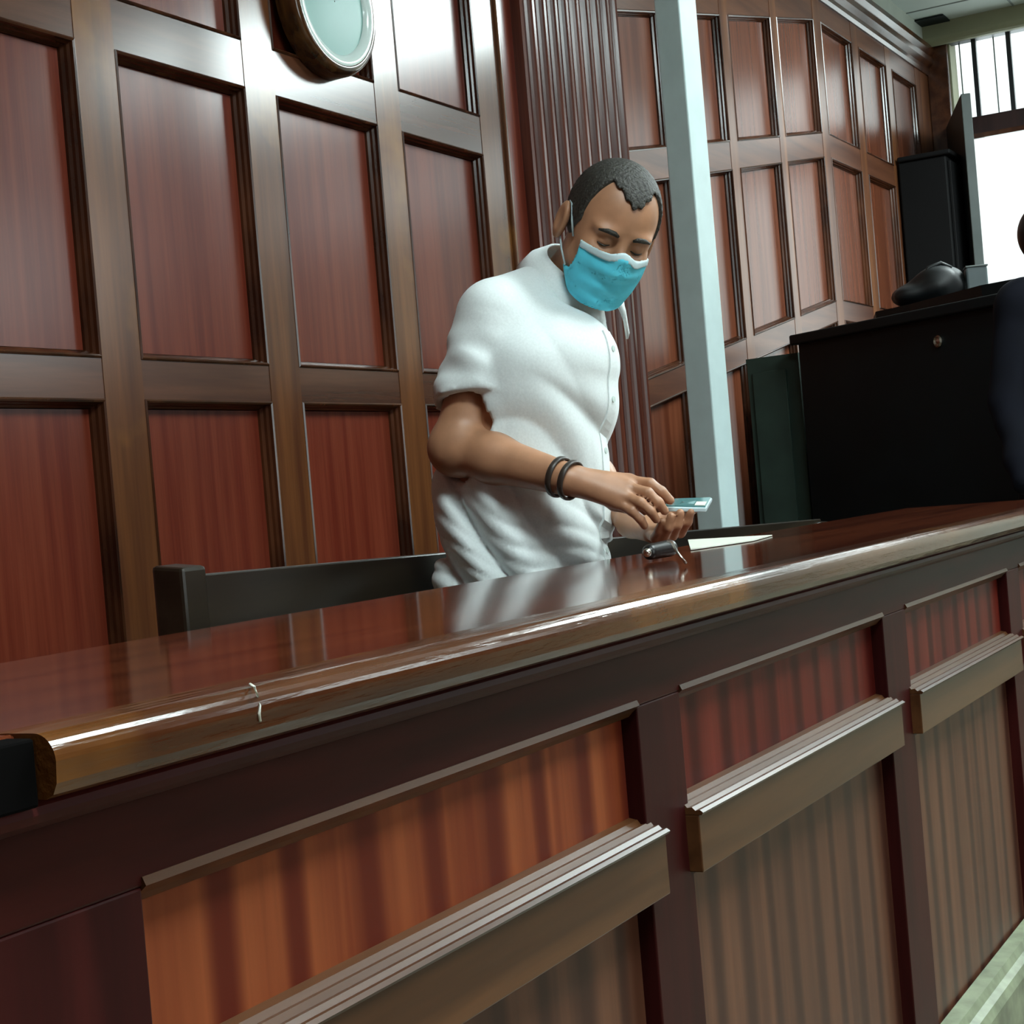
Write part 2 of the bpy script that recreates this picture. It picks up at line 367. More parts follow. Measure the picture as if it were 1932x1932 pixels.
# ceiling lamps
def lamp(x0, x1, y0, y1, lab):
    t = thing('ceiling_lamp', ((x0 + x1) / 2, (y0 + y1) / 2, CZ - .06), lab, 'ceiling light', 'fluorescent ceiling lights')
    g = G(); g.box(x0, x1, y0, y1, CZ - .05, CZ - .001); g.done('housing', M_FASCIA, t)
    g = G(); g.box(x0 + .03, x1 - .03, y0 + .03, y1 - .03, CZ - .06, CZ - .05); g.done('diffuser', M_LAMP, t)
lamp(7.2, 8.5, -1.35, 1.0, 'long fluorescent ceiling light near the dais')
lamp(3.3, 4.1, -1.6, .1, 'unseen ceiling light added above the front of the counter')  # added lamp, out of view, to brighten the white shirt
lamp(.2, 1.0, -1.6, .1, 'unseen ceiling light added furthest from the doorway')  # another added lamp near the camera, never in view, for fill
vent = G(); vent.box(10.29, 10.46, 2.40, 2.58, CZ - .012, CZ - .0045)
props(vent.done('ceiling_vent', M_BLACK), 'small dark square vent in the pale ceiling corner', 'vent')

# ================================================================ DOOR LEAF, BLACK CORNER BLOCK
def rotbox(g, p0, d, length, thick, z0, z1, side=1):
    d = np.array([d[0], d[1], 0.]); d /= np.linalg.norm(d); n = np.array([-d[1], d[0], 0]) * side
    p = np.array([p0[0], p0[1], 0.])
    A = [p, p + d * length, p + d * length + n * thick, p + n * thick]
    g.hexa([a + [0, 0, z0] for a in A], [a + [0, 0, z1] for a in A]); return g
dl = thing('door_1', (10.55, 2.48, .5), None, None, kind='structure')
rotbox(G(), (10.55, 2.50), (-.945, -.33), .93, .055, .5, 3.27).done('door_leaf', M_GREYDOOR, dl, bevel=.004)
cb = thing('corner_block', (9.95, 2.4, .5), 'tall black block filling the dark area of the far corner beside the open door', 'corner_block')  # black block with doors, built over the dark area in the corner
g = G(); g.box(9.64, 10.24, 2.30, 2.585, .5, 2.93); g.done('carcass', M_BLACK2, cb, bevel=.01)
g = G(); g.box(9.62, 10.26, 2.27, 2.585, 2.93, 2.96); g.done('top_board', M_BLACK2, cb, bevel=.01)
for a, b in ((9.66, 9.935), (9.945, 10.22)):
    g = G(); g.box(a, b, 2.280, 2.299, .56, 2.9); d_ = g.done('block_door', M_BLACK2, cb, bevel=.004)
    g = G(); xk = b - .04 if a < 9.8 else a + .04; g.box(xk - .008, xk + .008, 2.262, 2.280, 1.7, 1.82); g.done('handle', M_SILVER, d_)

# ================================================================ DOCK BENCH (front row)
bn = thing('courtroom_bench', (2.5, 1.0, 0), 'long varnished mahogany bench counter with striped front panels and glossy top', 'counter')
TOP = 1.03
g = G(); g.box(.25, 4.4, .768, 1.235, .995, TOP); g.done('bench_top', M_BTOP, bn, bevel=.004)
# rounded nosing, wavy worn edge
prof = [(.79, .990), (.746, .990), (.7395, .993), (.736, 1.0)] + [(.752 - .017 * math.cos(t), 1.0135 + .0172 * math.sin(t)) for t in np.linspace(0, math.pi / 2, 9)] + [(.775, TOP + .0007), (.79, TOP + .0002)]
g = G(); g.prism_x(prof, .722, 4.4); g.done('nosing', M_NOSE, bn, smooth=False)
g = G(); g.box(.25, .7185, .748, .79, .986, 1.0285); g.done('end_shade_block', M_SHADE, bn, bevel=.002)
g = G(); g.prism_x([(.79, .972)] + [(.764 - .010 * math.sin(t), .980 - .010 * math.cos(t)) for t in np.linspace(0, math.pi, 7)] + [(.79, .992)], .30, 4.4); g.done('nosing_bead', M_BFRAME, bn)
FY = .785                      # face of stiles and rails
bays = [(.84, 1.65), (1.77, 2.605), (2.74, 3.52), (3.64, 4.3)]
g = G(); g.box(.28, 4.38, .815, .84, .05, .99); g.done('back_board', M_BFRAME, bn)
g = G(); g.box(.28, 4.38, FY, .825, .905, .985); g.done('top_rail', M_BFRAME, bn, bevel=.002)
for a, b in ((.28, .84), (1.65, 1.77), (2.605, 2.74), (3.52, 3.64), (4.3, 4.38)):
    g = G(); g.box(a, b, FY, .825, .0, .905); g.done('front_stile', M_BSTILE, bn, bevel=.002)
for a, b in bays:
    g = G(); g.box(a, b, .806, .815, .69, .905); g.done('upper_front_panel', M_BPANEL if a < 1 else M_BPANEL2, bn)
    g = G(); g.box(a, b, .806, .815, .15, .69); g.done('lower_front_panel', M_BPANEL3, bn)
    # ovolo under the top rail
    g = G(); g.prism_x([(FY - .001, .912), (FY - .004, .906), (.790, .899), (.796, .893), (.806, .891), (.806, .912)], a, b); g.done('panel_moulding', M_BRAIL, bn)
    # middle rail with a ridged weathered cap
    g = G(); g.box(a - .012, b + .012, .768, .806, .692, .760); r_ = g.done('middle_rail', M_BRAIL, bn, bevel=.0015)
    g = G(); g.prism_x([(.806, .760), (.764, .760), (.762, .763), (.766, .766), (.772, .765), (.776, .769), (.782, .768), (.786, .773), (.792, .772), (.796, .777), (.806, .779)], a - .012, b + .012); g.done('rail_cap', M_BRAIL, r_)
    g = G(); g.box(a, b, .790, .806, .685, .692); g.done('rail_bead', M_BFRAME, bn)
g = G(); g.prism_x([(.80, 0), (.745, 0), (.745, .135), (.752, .15), (.765, .156), (.772, .17), (.80, .172)], .28, 4.38); g.done('skirting', M_SKIRT, bn)
g = G(); g.box(.28, .32, .84, 1.2, 0, .995); g.done('end_panel', M_BFRAME, bn); g = G(); g.box(4.34, 4.38, .84, 1.2, 0, .995); g.done('end_panel', M_BFRAME, bn)
g = G(); g.box(.32, 4.34, .84, 1.15, .55, .575); g.done('inner_shelf', M_BFRAME, bn)

# ================================================================ RAILING BEHIND THE BENCH
pw = thing('railing', (3.2, 1.63, 0), 'long low railing of nearly black wood running behind the man', 'railing')
def pz(x): return 1.074 - .0235 * (x - 1.85)
PY = 1.64
g = G(); g.hexa([(1.93, PY - .02, pz(1.87) - .16), (4.85, PY - .02, pz(4.85) - .09), (4.85, PY + .02, pz(4.85) - .09), (1.93, PY + .02, pz(1.87) - .16)],
                [(1.93, PY - .012, pz(1.87)), (4.85, PY - .012, pz(4.85)), (4.85, PY + .02, pz(4.85)), (1.93, PY + .02, pz(1.87))]); g.done('top_rail', M_DARKWOOD, pw, bevel=.003)
g = G(); g.box(1.93, 4.85, PY - .015, PY + .015, .18, .30); g.done('bottom_rail', M_DARKWOOD, pw, bevel=.003)
for x, z in ((1.893, 1.093), (4.86, .998)):
    g = G()
    g.hexa([(x - .028, PY - .035, 0), (x + .028, PY - .035, 0), (x + .028, PY + .03, 0), (x - .028, PY + .03, 0)],
           [(x - .028, PY - .03, z - .006), (x + .028, PY - .03, z - .006), (x + .028, PY + .03, z), (x - .028, PY + .03, z)])
    g.done('railing_post', M_DARKWOOD, pw, bevel=.006)

# ================================================================ WHITE POST
ps = W(1324, 985, 4.62); pe = W(1387, 985, 4.62)
cx_, cy_ = (ps + pe)[:2] / 2
post = thing('post', (cx_, cy_, 0), 'slim white painted post running from behind the low dark railing to the ceiling', 'post')
hw = .0425
ang = math.radians(-13)
def rot2(x, y): return (cx_ + x * math.cos(ang) - y * math.sin(ang), cy_ + x * math.sin(ang) + y * math.cos(ang))
C4 = [rot2(-hw, -hw), rot2(hw, -hw), rot2(hw, hw), rot2(-hw, hw)]
g = G(); g.hexa([(a, b, 0) for a, b in C4], [(a, b, CZ) for a, b in C4]); g.done('shaft', M_POST, post, bevel=.004)
C4 = [rot2(-.07, -.07), rot2(.07, -.07), rot2(.07, .07), rot2(-.07, .07)]
g = G(); g.hexa([(a, b, 0) for a, b in C4], [(a, b, .02) for a, b in C4]); g.done('base_plate', M_POST, post)

# ================================================================ ROUND MIRROR ON THE WALL
MX, MZ, MR = 3.782, 2.565, .205
mr = thing('wall_mirror', (MX, WY, MZ), 'round mirror in a deep dark wooden frame hung on the panelled wall', 'mirror')
def lathe(prof, cx, cz, n=64):     # prof: (radius, y)
    V = []; F = []
    for r, y in prof:
        for k in range(n):
            t = 2 * math.pi * k / n; V.append((cx + r * math.cos(t), y, cz + r * math.sin(t)))
    for i in range(len(prof) - 1):
        for k in range(n): F.append((i * n + k, i * n + (k + 1) % n, (i + 1) * n + (k + 1) % n, (i + 1) * n + k))
    return V, F
V, F = lathe([(MR, WY - .004), (MR, WY - .045), (MR - .006, WY - .06), (MR - .02, WY - .068), (MR - .034, WY - .064), (MR - .038, WY - .05)], MX, MZ)
g = G().add(V, F); g.done('mirror_frame', M_MRIM, mr, smooth=True)
V, F = lathe([(MR - .026, WY - .066), (MR - .034, WY - .069), (MR - .055, WY - .060), (MR - .06, WY - .05)], MX, MZ)
g = G().add(V, F); g.done('frame_lip', M_MLIP, mr, smooth=True)
V, F = lathe([(MR - .058, WY - .052), (.10, WY - .056), (.05, WY - .058), (.002, WY - .0585)], MX, MZ)
g = G().add(V, F); g.done('mirror_glass', M_GLASS, mr, smooth=True)
V, F = lathe([(MR - .002, WY - .003), (.002, WY - .003)], MX, MZ)
g = G().add(V, F); g.done('back_plate', M_MRIM, mr)

# ================================================================ JUDGE'S BENCH AND THINGS ON IT
def Pz(px, py, z):
    v = FW + (px - 966) / FPX * RT - (py - 966) / FPX * UP
    return EYE + v * ((z - EYE[2]) / v[2])
jb = thing('judges_bench', (5.95, 1.6, 0), 'big black judges bench with a raised ledge at the right', 'judges bench')
A = np.array([6.26, 2.134]); Dd = np.array([-.53, -.85]); Dd /= np.linalg.norm(Dd); Nn = np.array([Dd[1], -Dd[0]]) * -1
L_ = 1.75
rotbox(G(), A, Dd, L_, .5, 0, 1.66, side=1 if (np.array([-Dd[1], Dd[0]]) @ np.array([1, .3])) > 0 else -1).done('body', M_BLACK, jb)
sd = 1 if (np.array([-Dd[1], Dd[0]]) @ np.array([1, .3])) > 0 else -1
nv = np.array([-Dd[1], Dd[0]]) * sd
rotbox(G(), A - nv * .03 - Dd * .02, Dd, L_ + .04, .56, 1.66, 1.70, side=sd).done('counter_top', M_BLACK, jb, bevel=.006)
# raised ledge behind
q = [Pz(1652, 588, 1.80), Pz(1716, 574, 1.80), Pz(1851, 538, 1.80), Pz(1940, 521, 1.80)]
g = G()
Vf = [p + [0, 0, 0] for p in q]; back = [p + np.array([1.05, .35, 0]) for p in q]
for k in range(3):
    a, b, c, d = Vf[k], Vf[k + 1], back[k + 1], back[k]
    g.hexa([a - [0, 0, .05], b - [0, 0, .05], c - [0, 0, .05], d - [0, 0, .05]], [a, b, c, d])
g.done('raised_ledge', M_BLACK, jb)
g = G()
for k in range(3):
    a, b = Vf[k] + [.04, .02, 0], Vf[k + 1] + [.04, .02, 0]
    c, d = b + np.array([.9, .3, 0]), a + np.array([.9, .3, 0])
    g.hexa([v * [1, 1, 0] for v in (a, b, c, d)], [v - [0, 0, .05] for v in (a, b, c, d)])
g.done('raised_back', M_BLACK, jb)
# lock on the face
def on_face(px, py):
    n3 = np.array([nv[0], nv[1], 0]); v = FW + (px - 966) / FPX * RT - (py - 966) / FPX * UP
    return EYE + v * ((n3 @ np.append(A, 0) - n3 @ EYE) / (n3 @ v))
kp = on_face(1771, 644)
a3 = np.append(Dd, 0); n3 = np.append(nv, 0); z3 = np.array([0, 0, 1.])
g = G(); nk = 20; V = []; F = []
for r, o_ in ((.022, 0), (.022, .006), (.016, .010), (.010, .006), (.0005, .010)):
    for k in range(nk): t = 2 * math.pi * k / nk; V.append(kp + r * (math.cos(t) * a3 + math.sin(t) * z3) - n3 * o_)
for i in range(4):
    for k in range(nk): F.append((i * nk + k, i * nk + (k + 1) % nk, (i + 1) * nk + (k + 1) % nk, (i + 1) * nk + k))
g.add(V, F).done('round_lock', M_SILVER, jb, label='small round silver lock on the black face')
# green side cabinet
gc_a = W(1494, 662, 6.62)[:2]; gc_b = W(1407, 682, 6.75)[:2]
gc = thing('cabinet', ((gc_a[0] + gc_b[0]) / 2, (gc_a[1] + gc_b[1]) / 2, 0), 'dull green cabinet standing against the left end of the black bench', 'cabinet')
dv = gc_b - gc_a; ln = np.linalg.norm(dv)
gz = W(1440, 674, 6.7)[2]
nn = np.array([-dv[1], dv[0]]); sg = 1 if nn @ np.array([1, .4]) > 0 else -1
rotbox(G(), gc_a - dv * .12, dv, ln * 1.10, .3, 0, gz - .02, side=sg).done('carcass', M_GREEN, gc)
rotbox(G(), gc_a - dv * .12 , dv, ln * 1.10 + .004, .3, gz - .02, gz, side=sg).done('top_board', M_GREEN, gc)
du = dv / ln; nu = nn / np.linalg.norm(nn) * sg
rotbox(G(), gc_a + du * .03 - nu * .012, dv, ln - .06, .011, .1, gz - .06, side=sg).done('cabinet_door', M_GREEN, gc, bevel=.003)

# black bag and grey box standing on the raised ledge
def blob(parts, h, name, mat, parent=None, disp=None, **k):
    pass

# ================================================================ IMPLICIT SURFACES (for cloth, bodies, bags)
def sd_caps(P, a, b, ra, rb=None):
    a = np.array(a); b = np.array(b); rb = ra if rb is None else rb
    ab = b - a; t = np.clip(((P - a) @ ab) / (ab @ ab), 0, 1)
    return np.linalg.norm(P - a - t[..., None] * ab, axis=-1) - (ra + (rb - ra) * t)
def sd_ell(P, c, r, R=None):
    Q = P - np.array(c)
    if R is not None: Q = Q @ np.array(R).T
    r = np.array(r); k0 = np.linalg.norm(Q / r, axis=-1); k1 = np.linalg.norm(Q / (r * r), axis=-1)
    return k0 * (k0 - 1) / np.maximum(k1, 1e-6)
def smin(a, b, k):
    h = np.clip(.5 + .5 * (b - a) / k, 0, 1)
    return b + (a - b) * h - k * h * (1 - h)
def smax(a, b, k): return -smin(-a, -b, k)
def sminl(L, k):
    d = L[0]
    for e in L[1:]: d = smin(d, e, k)
    return d
def isosurface(fn, lo, hi, h):
    lo = np.array(lo, float); hi = np.array(hi, float)
    n = np.ceil((hi - lo) / h).astype(int) + 1
    ax = [lo[i] + h * np.arange(n[i]) for i in range(3)]
    Gd = np.empty(tuple(n), np.float32)
    for i0 in range(0, n[0], 24):
        X, Y, Zz = np.meshgrid(ax[0][i0:i0 + 24], ax[1], ax[2], indexing='ij')
        Gd[i0:i0 + 24] = fn(np.stack([X, Y, Zz], -1))
    S = Gd < 0
    c = np.zeros(tuple(n - 1), np.int8)
    for dx in (0, 1):
        for dy in (0, 1):
            for dz in (0, 1):
                c += S[dx:n[0] - 1 + dx, dy:n[1] - 1 + dy, dz:n[2] - 1 + dz]
    cells = np.argwhere((c > 0) & (c < 8))
    idx = -np.ones(tuple(n - 1), np.int64); idx[tuple(cells.T)] = np.arange(len(cells))
    acc = np.zeros((len(cells), 3)); cnt = np.zeros(len(cells))
    corners = [(0, 0, 0), (1, 0, 0), (0, 1, 0), (1, 1, 0), (0, 0, 1), (1, 0, 1), (0, 1, 1), (1, 1, 1)]
    for a in corners:
        for k in range(3):
            if a[k]: continue
            b = list(a); b[k] = 1
            va = Gd[tuple((cells + a).T)]; vb = Gd[tuple((cells + b).T)]
            m = (va < 0) != (vb < 0)
            t = np.where(m, va / np.where(m, va - vb, 1), 0)
            p = np.array(a, float) + t[:, None] * (np.array(b) - np.array(a))
            acc += p * m[:, None]; cnt += m
    V = lo + h * (cells + acc / cnt[:, None])
    F = []
    for k in range(3):
        sl = [slice(1, n[i] - 1) for i in range(3)]; sl[k] = slice(0, n[k] - 1)
        sl2 = list(sl); sl2[k] = slice(1, n[k])
        A, B = S[tuple(sl)], S[tuple(sl2)]
        u, v = (k + 1) % 3, (k + 2) % 3
        for flip, m in ((False, A & ~B), (True, ~A & B)):
            E = np.argwhere(m)
            off = np.ones(3, int); off[k] = 0
            E = E + off
            du = np.zeros(3, int); du[u] = 1; dv_ = np.zeros(3, int); dv_[v] = 1
            q = np.stack([idx[tuple((E - du - dv_).T)], idx[tuple((E - dv_).T)], idx[tuple(E.T)], idx[tuple((E - du).T)]], 1)
            if flip: q = q[:, ::-1]
            F.append(q)
    F = np.concatenate(F)
    F = F[(F >= 0).all(1)]
    return V, F
def iso_obj(name, fn, lo, hi, h, mat, parent, label=None):
    V, F = isosurface(fn, lo, hi, h)
    return mesh(name, V, F, mat, parent, smooth=True, label=label)
def join(parts):
    V = []; F = []; n = 0
    for v, f in parts: V.append(v); F.append(f + n); n += len(v)
    return np.concatenate(V), np.concatenate(F)

# black bag and grey box on the ledge
bc = W(1772, 525, 6.75); bz = 1.80
def bagf(P):
    d = sd_ell(P, (bc[0], bc[1], bz + .075), (.12, .10, .085))
    d = smin(d, sd_ell(P, tuple(W(1725, 545, 6.8)[:2]) + (bz + .045,), (.13, .09, .052)), .05)
    d = d + .006 * np.sin(P[..., 0] * 60) * np.sin(P[..., 2] * 45)
    return smax(d, bz + .001 - P[..., 2], .01)
bag = thing('bag', (bc[0], bc[1], bz), 'slumped black bag lying on the ledge of the black bench', 'bag')
iso_obj('bag_body', bagf, bc - [.4, .4, .2], bc + [.4, .4, .2], .008, M_BAG, bag)
g = G(); ps_ = [W(1738, 532, 6.7), W(1752, 505, 6.7), W(1775, 496, 6.7), W(1795, 505, 6.7)]
g.tube(ps_, .008); g.done('carry_handle', M_BAG, bag, smooth=True)
gb = W(1838, 530, 6.7)
gbx = thing('box', (gb[0], gb[1], bz), 'small grey plastic box beside the black bag on the ledge', 'box')
rotbox(G(), gb[:2] - np.array([.04, -.02]), (.35, -.93), .085, .08, bz, bz + .13).done('case', M_GREYBOX, gbx, bevel=.008)
rotbox(G(), gb[:2] - np.array([.042, -.021]), (.35, -.93), .09, .084, bz + .13, bz + .137).done('lid', M_CEILLINE, gbx, bevel=.002)

# ================================================================ THE MAN
def frame_pts(px, py, d): return W(px, py, d)
man = thing('person', (2.60, 1.42, 0), 'person in a white short-sleeved shirt and turquoise face mask looking down at a phone', 'person')
e_ = .92 * RT - .20 * UP - (-.34) * FW          # his left
n_ = .20 * RT - .50 * UP - .84 * FW             # face normal
n_ /= np.linalg.norm(n_); e_ -= (e_ @ n_) * n_; e_ /= np.linalg.norm(e_); u_ = np.cross(n_, e_)
RH = np.stack([n_, e_, u_])                     # world -> head rows
HO = W(1150, 434, 2.93)
def toh(P): return (P - HO) @ RH.T
def fromh(p): return HO + np.array(p) @ RH
NECKB = W(1068, 552, 3.03)
def cran(Q): return sd_ell(Q, (-.012, 0, .030), (.098, .078, .090))
def facebase(Q):
    d = cran(Q)
    d = smin(d, sd_ell(Q, (.028, 0, -.030), (.058, .061, .085)), .03)
    d = smin(d, sd_ell(Q, (.045, 0, -.088), (.036, .036, .028)), .03)
    d = smin(d, sd_ell(Q, (.010, 0, -.060), (.055, .060, .045)), .03)
    return d
def headf(P):
    Q = toh(P); d = facebase(Q)
    ya = np.abs(Q[..., 1]); Qm = np.stack([Q[..., 0], ya, Q[..., 2]], -1)
    d = smin(d, sd_ell(Qm, (.068, .028, .020), (.018, .026, .008)), .014)          # brow
    d = smin(d, sd_ell(Qm, (.060, .044, -.022), (.020, .018, .016)), .02)          # cheek bone
    d = smax(d, -sd_ell(Qm, (.092, .031, .000), (.018, .020, .013)), .012)         # eye socket
    d = smin(d, sd_ell(Qm, (.069, .031, .000), (.013, .015, .0115)), .003)         # closed lids
    d = smin(d, sd_caps(Q, (.080, 0, .006), (.104, 0, -.032), .007, .011), .010)   # nose
    d = smin(d, sd_ell(Qm, (.090, .012, -.036), (.010, .008, .008)), .006)
    d = smin(d, sd_ell(Q, (.083, 0, -.066), (.010, .022, .008)), .008)             # lips
    d = smax(d, -sd_ell(Q, (.097, 0, -.066), (.006, .022, .0012)), .004)
    # ears
    ear = sd_ell(Qm, (-.018, .086, -.010), (.021, .011, .036))
    ear = smax(ear, -sd_ell(Qm, (-.010, .097, -.006), (.012, .007, .022)), .006)
    d = smin(d, ear, .006)
    # neck
    nb = toh(NECKB)
    d = smin(d, sd_caps(Q, (-.030, 0, -.045), tuple(nb), .052, .062), .03)
    return d
parts = [isosurface(headf, np.minimum(HO, NECKB) - .16, np.maximum(HO, NECKB) + .16, .0028)]

# arms ---------------------------------------------------------
SR = W(928, 600, 2.86); ER = W(862, 845, 2.83); WR = W(1066, 903, 2.70)
SL = W(1090, 628, 3.10); EL = W(1085, 860, 3.20); WL = W(1192, 985, 2.90)
def finger(P, pts, r0, r1):
    d = None; n = len(pts) - 1
    for i in range(n):
        c = sd_caps(P, pts[i], pts[i + 1], r0 + (r1 - r0) * i / n, r0 + (r1 - r0) * (i + 1) / n)
        d = c if d is None else smin(d, c, .004)
    return d
RF = [  # right hand: MCP, PIP, DIP, tip
    [W(1186, 908, 2.715), W(1226, 913, 2.695), W(1248, 928, 2.69), W(1264, 944, 2.695)],
    [W(1182, 919, 2.695), W(1222, 930, 2.675), W(1242, 948, 2.672), W(1254, 964, 2.68)],
    [W(1174, 934, 2.685), W(1208, 948, 2.665), W(1228, 965, 2.665), W(1238, 980, 2.675)],
    [W(1164, 947, 2.685), W(1192, 964, 2.67), W(1208, 979, 2.672), W(1216, 992, 2.68)]]
RTH = [W(1118, 922, 2.735), W(1160, 950, 2.76), W(1205, 962, 2.765), W(1246, 956, 2.735)]
def rarm(P):
    d = sd_caps(P, SR + (ER - SR) * .12, ER, .047, .043)
    d = smin(d, sd_ell(P, ER, (.046, .046, .046)), .02)
    mid = ER + (WR - ER) * .35
    fa = smin(sd_caps(P, ER, mid, .043, .041), sd_caps(P, mid, WR, .041, .028), .02)
    d = smin(d, fa, .02)
    pc = W(1108, 912, 2.70); pk = [f[0] for f in RF]
    for k, f in enumerate(pk):
        d = smin(d, sd_caps(P, WR + (pc - WR) * .3 + (f - pc) * .12, f, .020, .0135), .012)
    hd = None
    for k, f in enumerate(RF):
        c = finger(P, f, .0108 - .0006 * k, .0078 - .0004 * k)
        hd = c if hd is None else smin(hd, c, .0025)
    d = smin(d, hd, .006)
    d = smin(d, finger(P, RTH, .015, .009), .010)
    return d
lo = np.min([SR, ER, WR, RF[0][3], RF[3][3]], 0) - .07; hi = np.max([SR, ER, WR, RF[0][3], RF[3][3], RTH[3]], 0) + .07
parts.append(isosurface(rarm, lo, hi, .0032))
LF = [  # left hand: fingers come up round the near edge of the phone
    [W(1262, 1000, 2.80), W(1283, 1004, 2.755), W(1296, 984, 2.725), W(1302, 966, 2.715)],
    [W(1252, 1004, 2.795), W(1268, 1010, 2.745), W(1278, 990, 2.715), W(1283, 968, 2.708)],
    [W(1240, 1007, 2.79), W(1252, 1014, 2.74), W(1261, 995, 2.71), W(1266, 974, 2.703)],
    [W(1226, 1008, 2.79), W(1236, 1015, 2.745), W(1244, 1000, 2.72), W(1249, 984, 2.71)]]
LTH = [W(1225, 985, 2.87), W(1262, 972, 2.88), W(1300, 962, 2.86), W(1322, 952, 2.84)]
def larm(P):
    mid = EL + (WL - EL) * .35
    d = smin(sd_caps(P, SL, EL, .044, .040), sd_caps(P, EL, mid, .041, .039), .02)
    d = smin(d, sd_caps(P, mid, WL, .039, .027), .02)
    for f in LF: d = smin(d, sd_caps(P, WL, f[0], .022, .0135), .012)
    for k, f in enumerate(LF): d = smin(d, finger(P, f, .0108 - .0005 * k, .0080 - .0004 * k), .003)
    d = smin(d, finger(P, LTH, .015, .009), .010)
    return d
allp = np.array([SL, EL, WL, LTH[3], LTH[2], LF[0][3], LF[3][1], LF[0][0]])
parts.append(isosurface(larm, allp.min(0) - .07, allp.max(0) + .07, .0032))

# torso profile ------------------------------------------------
TZ = np.array([.80, .93, 1.05, 1.18, 1.30, 1.40, 1.47, 1.53])
TX = np.array([2.60, 2.60, 2.595, 2.59, 2.59, 2.59, 2.60, 2.62])
TY = np.array([1.44, 1.435, 1.432, 1.42, 1.395, 1.36, 1.34, 1.31])
TA = np.array([.160, .165, .160, .155, .162, .165, .145, .07])
TB = np.array([.118, .120, .122, .118, .116, .112, .09, .06])
_k = np.exp(-.5 * (np.arange(-60, 61) * .002 / .035) ** 2); _k /= _k.sum()
_zf = np.arange(.5, 1.9, .002)
def sm(z, A_): return np.interp(z, _zf[60:-60], np.convolve(np.interp(_zf, TZ, A_), _k, 'valid'))
def loft(P, oa=0., ob=0., A_=TA, B_=TB):
    z = P[..., 2]; cx = sm(z, TX); cy = sm(z, TY); a = sm(z, A_) + oa; b = sm(z, B_) + ob
    x = P[..., 0] - cx; y = P[..., 1] - cy
    return (np.sqrt((x / a) ** 2 + (y / b) ** 2) - 1) * np.minimum(a, b)
def torso(P):
    d = smax(loft(P), np.maximum(P[..., 2] - 1.40, .80 - P[..., 2]), .04)
    d = smin(d, sd_caps(P, SR - [0, 0, .02], SL - [0, 0, .02], .040, .034), .03)
    d = smin(d, sd_caps(P, NECKB - [0, 0, .06], NECKB, .055, .055), .04)
    return d
parts.append(isosurface(torso, (2.28, 1.15, .76), (2.95, 1.65, 1.62), .008))
LEGX = (2.51, 2.69)
def legs(P):
    d = None
    for x in LEGX:
        for a, b, ra, rb in (((x, 1.44, .88), (x, 1.44, .48), .082, .058), ((x, 1.44, .48), (x, 1.46, .09), .055, .038)):
            c = sd_caps(P, a, b, ra, rb); d = c if d is None else smin(d, c, .03)
        d = smin(d, sd_caps(P, (x, 1.47, .05), (x, 1.32, .035), .035, .03), .02)
    return d
parts.append(isosurface(legs, (2.38, 1.24, -.01), (2.82, 1.60, .99), .009))
V, F = join(parts)
body = mesh('body', V, F, M_SKIN, man, smooth=True, loc=(2.60, 1.42, 0))

# hair
def hairf(P):
    Q = toh(P); x, y, z = Q[..., 0], Q[..., 1], Q[..., 2]
    d = cran(Q) - .0055
    d = d + .0012 * np.sin(x * 520 + 3 * np.sin(z * 300)) * np.sin(y * 480 + z * 330)
    ya = np.abs(y)
    line = .082 - .013 * np.exp(-(y / .016) ** 2) + .014 * np.exp(-((ya - .042) / .017) ** 2) + .003 * np.sin(y * 400)     # front hairline with a peak
    side = np.where(x > .022, .9 * (x - .022) * 2.6 - .0 , -.035 + (x + .02) * .6)       # temples and nape
    side = np.where(x > .046, 1.0, side)
    low = np.where(ya > .062, np.minimum(np.where(x > .034, .055 + (x - .034) * 3, np.where(x > .016, -.008 + (x - .016) * 1.2, -.03)), .2), -.05)
    front = line - z
    keep = np.where(x > .036 - .0 * ya, front, low - z)
    return np.maximum(np.maximum(d, -(cran(Q) + .004)), keep)
iso_obj('hair', hairf, HO - .15, HO + .15, .0026, M_HAIR, man)
# eyebrows
for s in (-1, 1):
    g = G(); g.tube([fromh((.078, s * .050, .018)), fromh((.0865, s * .036, .0215)), fromh((.0885, s * .022, .0205)), fromh((.0875, s * .014, .017))], [.002, .0045, .0045, .003], 8)
    g.done('eyebrow', M_HAIR, man, smooth=True)
for s in (-1, 1):
    g = G(); g.tube([fromh((.076, s * .0435, -.0045)), fromh((.0808, s * .036, -.0065)), fromh((.0815, s * .029, -.0065)), fromh((.079, s * .0205, -.004))], [.0009, .0015, .0015, .0008], 6)
    g.done('eyelashes', M_HAIR, man, smooth=True)
# face mask
def maskhull(Q):
    d = smin(sd_ell(Q, (.030, 0, -.038), (.065, .070, .080)), sd_ell(Q, (.098, 0, -.030), (.016, .014, .016)), .05)
    return smin(d, sd_ell(Q, (.055, 0, -.098), (.036, .036, .026)), .04)
def maskf(P):
    Q = toh(P); z = Q[..., 2]; ya = np.abs(Q[..., 1])
    d = maskhull(Q) - .0045 - .0022 * np.sin((z + .02) * 190) * np.clip(1.1 - ya / .06, 0, 1)
    d = np.abs(d) - .0016
    top = z - (-.014 + .012 * np.exp(-(ya / .02) ** 2) - .02 * np.clip(ya - .03, 0, 1))
    bot = (-.122 + .28 * np.clip(ya - .030, 0, 1)) - z
    return np.maximum(np.maximum(d, top), np.maximum(bot, np.maximum(ya - .066, .018 - Q[..., 0])))
mk = iso_obj('face_mask', maskf, HO - .17, HO + .17, .0024, M_MASK, man, label='turquoise pleated surgical mask')
